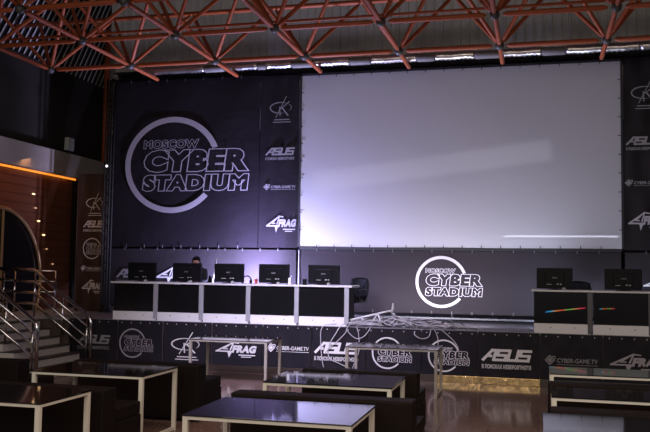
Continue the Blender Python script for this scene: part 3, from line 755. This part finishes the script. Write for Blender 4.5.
q = bmn(); tube(q, [(0, 0, .06), (.98, 0, .30)], .018, 8); obj('shaft', q, M['white_panel'], t)
q = bmn(); tube(q, [(.98, 0, .26), (1.0, 0, .36), (1.0, 0, .44)], [.035, .028, .016], 10); obj('head', q, M['off_white'], t)
q = bmn(); tube(q, [(.98, 0, .26), (1.05, 0, .20)], .03, 8); obj('clamp', q, M['post'], t)
for a, c in (((.72, 0, .235), (.55, -.04, .01)), ((.72, 0, .235), (.80, -.05, .01)), ((.40, 0, .155), (.5, .1, .01))):
    q = bmn(); tube(q, [a, c], .012, 6); obj('leg', q, M['white_panel'], t)

# ------------------------------------------------------------------ glass tables
def table(x0, x1, y0, y1, label, wedge=.011):
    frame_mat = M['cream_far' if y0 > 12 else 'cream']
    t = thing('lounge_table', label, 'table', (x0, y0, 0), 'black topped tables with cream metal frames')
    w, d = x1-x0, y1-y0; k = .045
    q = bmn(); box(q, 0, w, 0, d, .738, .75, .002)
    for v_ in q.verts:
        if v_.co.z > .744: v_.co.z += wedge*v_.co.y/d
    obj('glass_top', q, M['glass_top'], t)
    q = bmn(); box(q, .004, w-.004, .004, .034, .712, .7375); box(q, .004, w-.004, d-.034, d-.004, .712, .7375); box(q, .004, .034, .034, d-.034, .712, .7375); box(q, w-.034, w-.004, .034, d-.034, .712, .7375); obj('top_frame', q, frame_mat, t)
    for lx in (.004, w-.004-k):
        for ly in (.004, d-.004-k):
            q = bmn(); box(q, lx, lx+k, ly, ly+k, 0, .712, .002); obj('leg', q, frame_mat, t)
        q = bmn(); box(q, lx+.005, lx+k-.005, .05, d-.05, .005, .04); obj('foot_rail', q, frame_mat, t)
    return t
table(-5.66, -4.21, 6.38, 7.24, 'dark glass table at the left edge of the front row, corner reflecting the wood wall')
table(-5.64, -4.235, 8.36, 9.28, 'dark glass table in front of the stairs, second row left', .011)
table(-2.83, -1.40, 6.30, 7.26, 'nearest dark glass table in the middle, reflecting the screen, cut off at bottom', .005)
table(-2.86, -1.455, 8.42, 9.32, 'dark glass table in the middle of the second row with white streak reflection', .011)
table(-5.77, -4.36, 13.05, 13.86, 'far dark table standing before the 4FRAG stage panel')
table(-2.96, -1.495, 12.76, 13.50, 'far dark table standing before the ring logos right of the cables')
table(.14, 1.56, 10.33, 11.02, 'dark table at right nearest the stage, reflecting the rainbow streak')
table(.13, 1.55, 8.40, 9.04, 'dark table at right in the middle of three, between two sofa backs')
table(.04, 1.45, 6.45, 7.38, 'nearest dark glass table at right, reflecting the screen in pale blue', .005)

# ------------------------------------------------------------------ sofas
def sofa(x0, x1, y0, y1, label, h=.76):
    t = thing('sofa', label, 'sofa', (x0, y0, 0), 'dark brown low sofas facing the stage')
    w, d = x1-x0, y1-y0
    q = bmn(); box(q, 0, w, 0, .26, .03, h, .02); obj('backrest', q, M['sofa'], t)
    q = bmn(); box(q, 0, w, .265, d, .03, .36, .015); obj('seat_base', q, M['sofa'], t)
    n = 2 if w < 1.7 else 3
    for i in range(n):
        q = bmn(); box(q, w*i/n+.004, w*(i+1)/n-.004, .27, d-.01, .362, .50, .02); obj('seat_cushion', q, M['sofa'], t)
    for fx in (.06, w-.11):
        for fy in (.05, d-.1):
            q = bmn(); box(q, fx, fx+.05, fy, fy+.05, 0, .035); obj('foot', q, M['black'], t)
    return t
sofa(-6.05, -4.2, 7.46, 8.28, 'dark brown sofa behind the front left table', .72)
sofa(-5.95, -4.17, 9.76, 10.56, 'dark brown sofa behind the table in front of the stairs', .72)
sofa(-2.87, -1.10, 7.50, 8.36, 'dark brown sofa between the two middle tables')
sofa(-2.76, -1.36, 9.60, 10.40, 'dark brown sofa behind the second middle table')
sofa(.11, 1.85, 9.32, 10.15, 'dark brown sofa at right between the two farther tables')
sofa(.11, 1.85, 7.50, 8.30, 'dark brown sofa at right behind the nearest table')
sofa(-8.1, -6.31, 9.06, 9.9, 'black brown sofa at the left edge before the stairs')

# ------------------------------------------------------------------ lights
def area(name, loc, tgt, size, e, col, sy=None):
    l = bpy.data.lights.new(name, 'AREA'); l.energy = e; l.color = col; l.size = size
    if sy: l.shape = 'RECTANGLE'; l.size_y = sy
    o = bpy.data.objects.new(name, l); C.objects.link(o); o.location = loc
    o.rotation_euler = (Vector(tgt)-Vector(loc)).to_track_quat('-Z', 'Y').to_euler(); return o
area('hall_window_light', (-1, -7, 5.5), (-1.5, 12, 1.5), 14, 510, (1., .95, .87), 3)  # broad fill added behind the camera; no known window there
area('hall_ceiling_light', (-1, 5.5, 5.3), (-1, 6.5, 0), 9, 290, (1., .78, .64), 4)  # overhead fill added to brighten the floor, not a known lamp
area('stage_uplight', (-6.05, 16.4, .98), (-6.0, 17, 1.75), .35, 900, (.52, .52, 1.))
area('stage_uplight_centre', (-4.5, 15.75, .98), (-4.6, 17, 2.3), .5, 54, (.62, .56, 1.))
area('stage_uplight_screen', (-2.0, 15.85, 1.05), (-1.8, 17, 2.5), 2.2, 74, (.88, .84, 1.), .3)
area('stage_uplight_right', (.6, 15.7, .98), (.8, 17, 2.4), 1.2, 85, (.66, .74, 1.), .3)
area('front_desk_light', (-4.4, 8.8, 5.2), (-4.4, 14.9, .6), 1.6, 85, (.76, .70, 1.)).data.spread = math.radians(55)  # fill added for the desk fronts; no lamp hangs here
area('portal_glow', (-10.7, 15.8, 4.1), (-11.5, 16.2, 2.4), .3, 5.5, (1., .5, .22), 3)
def spot(name, loc, tgt, e, col, ang, blend=1., rad=.1):
    l = bpy.data.lights.new(name, 'SPOT'); l.energy = e; l.color = col; l.spot_size = math.radians(ang); l.spot_blend = blend; l.shadow_soft_size = rad
    o = bpy.data.objects.new(name, l); C.objects.link(o); o.location = loc
    o.rotation_euler = (Vector(tgt)-Vector(loc)).to_track_quat('-Z', 'Y').to_euler(); return o
spot('banner_uplight', (-5.7, 15.9, 1.2), (-5.85, 17, 2.55), 1500, (.48, .42, 1.), 54)
def streak(name, x, y, z, w, h, rot, e, col, spread):  # strip light added in mid-air to draw a streak on the screen
    o = area(name, (x, y, z), (x, 17, z), w, e, col, h); o.data.spread = math.radians(spread); o.rotation_euler = (math.radians(90), math.radians(rot), 0); return o
streak('screen_streak', -2.2, 16.2, 4.15, 5.0, .42, -7, .8, (.9, .9, 1.), 14)
streak('screen_line', .45, 16.75, 2.70, 2.2, .03, 0, .25, (.85, .9, 1.), 10)
w = bpy.data.worlds.new('hall_ambient'); scn.world = w; w.use_nodes = True
w.node_tree.nodes['Background'].inputs[0].default_value = (.9, .9, 1., 1); w.node_tree.nodes['Background'].inputs[1].default_value = .05

# ------------------------------------------------------------------ camera
cam = bpy.data.cameras.new('camera'); co = bpy.data.objects.new('camera', cam); C.objects.link(co)
cam.sensor_fit = 'HORIZONTAL'; cam.sensor_width = 36; cam.lens = 817.49/650*36; cam.clip_end = 200
yaw, pit, rol = .2546, .0668, .0146
F = Vector((-math.sin(yaw)*math.cos(pit), math.cos(yaw)*math.cos(pit), math.sin(pit)))
Rt = Vector((math.cos(yaw), math.sin(yaw), 0)); U = Rt.cross(F)
R2 = math.cos(rol)*Rt+math.sin(rol)*U; U2 = -math.sin(rol)*Rt+math.cos(rol)*U
mw = Matrix((R2, U2, -F)).transposed().to_4x4(); mw.translation = (0, 0, 1.946)
co.matrix_world = mw
scn.camera = co
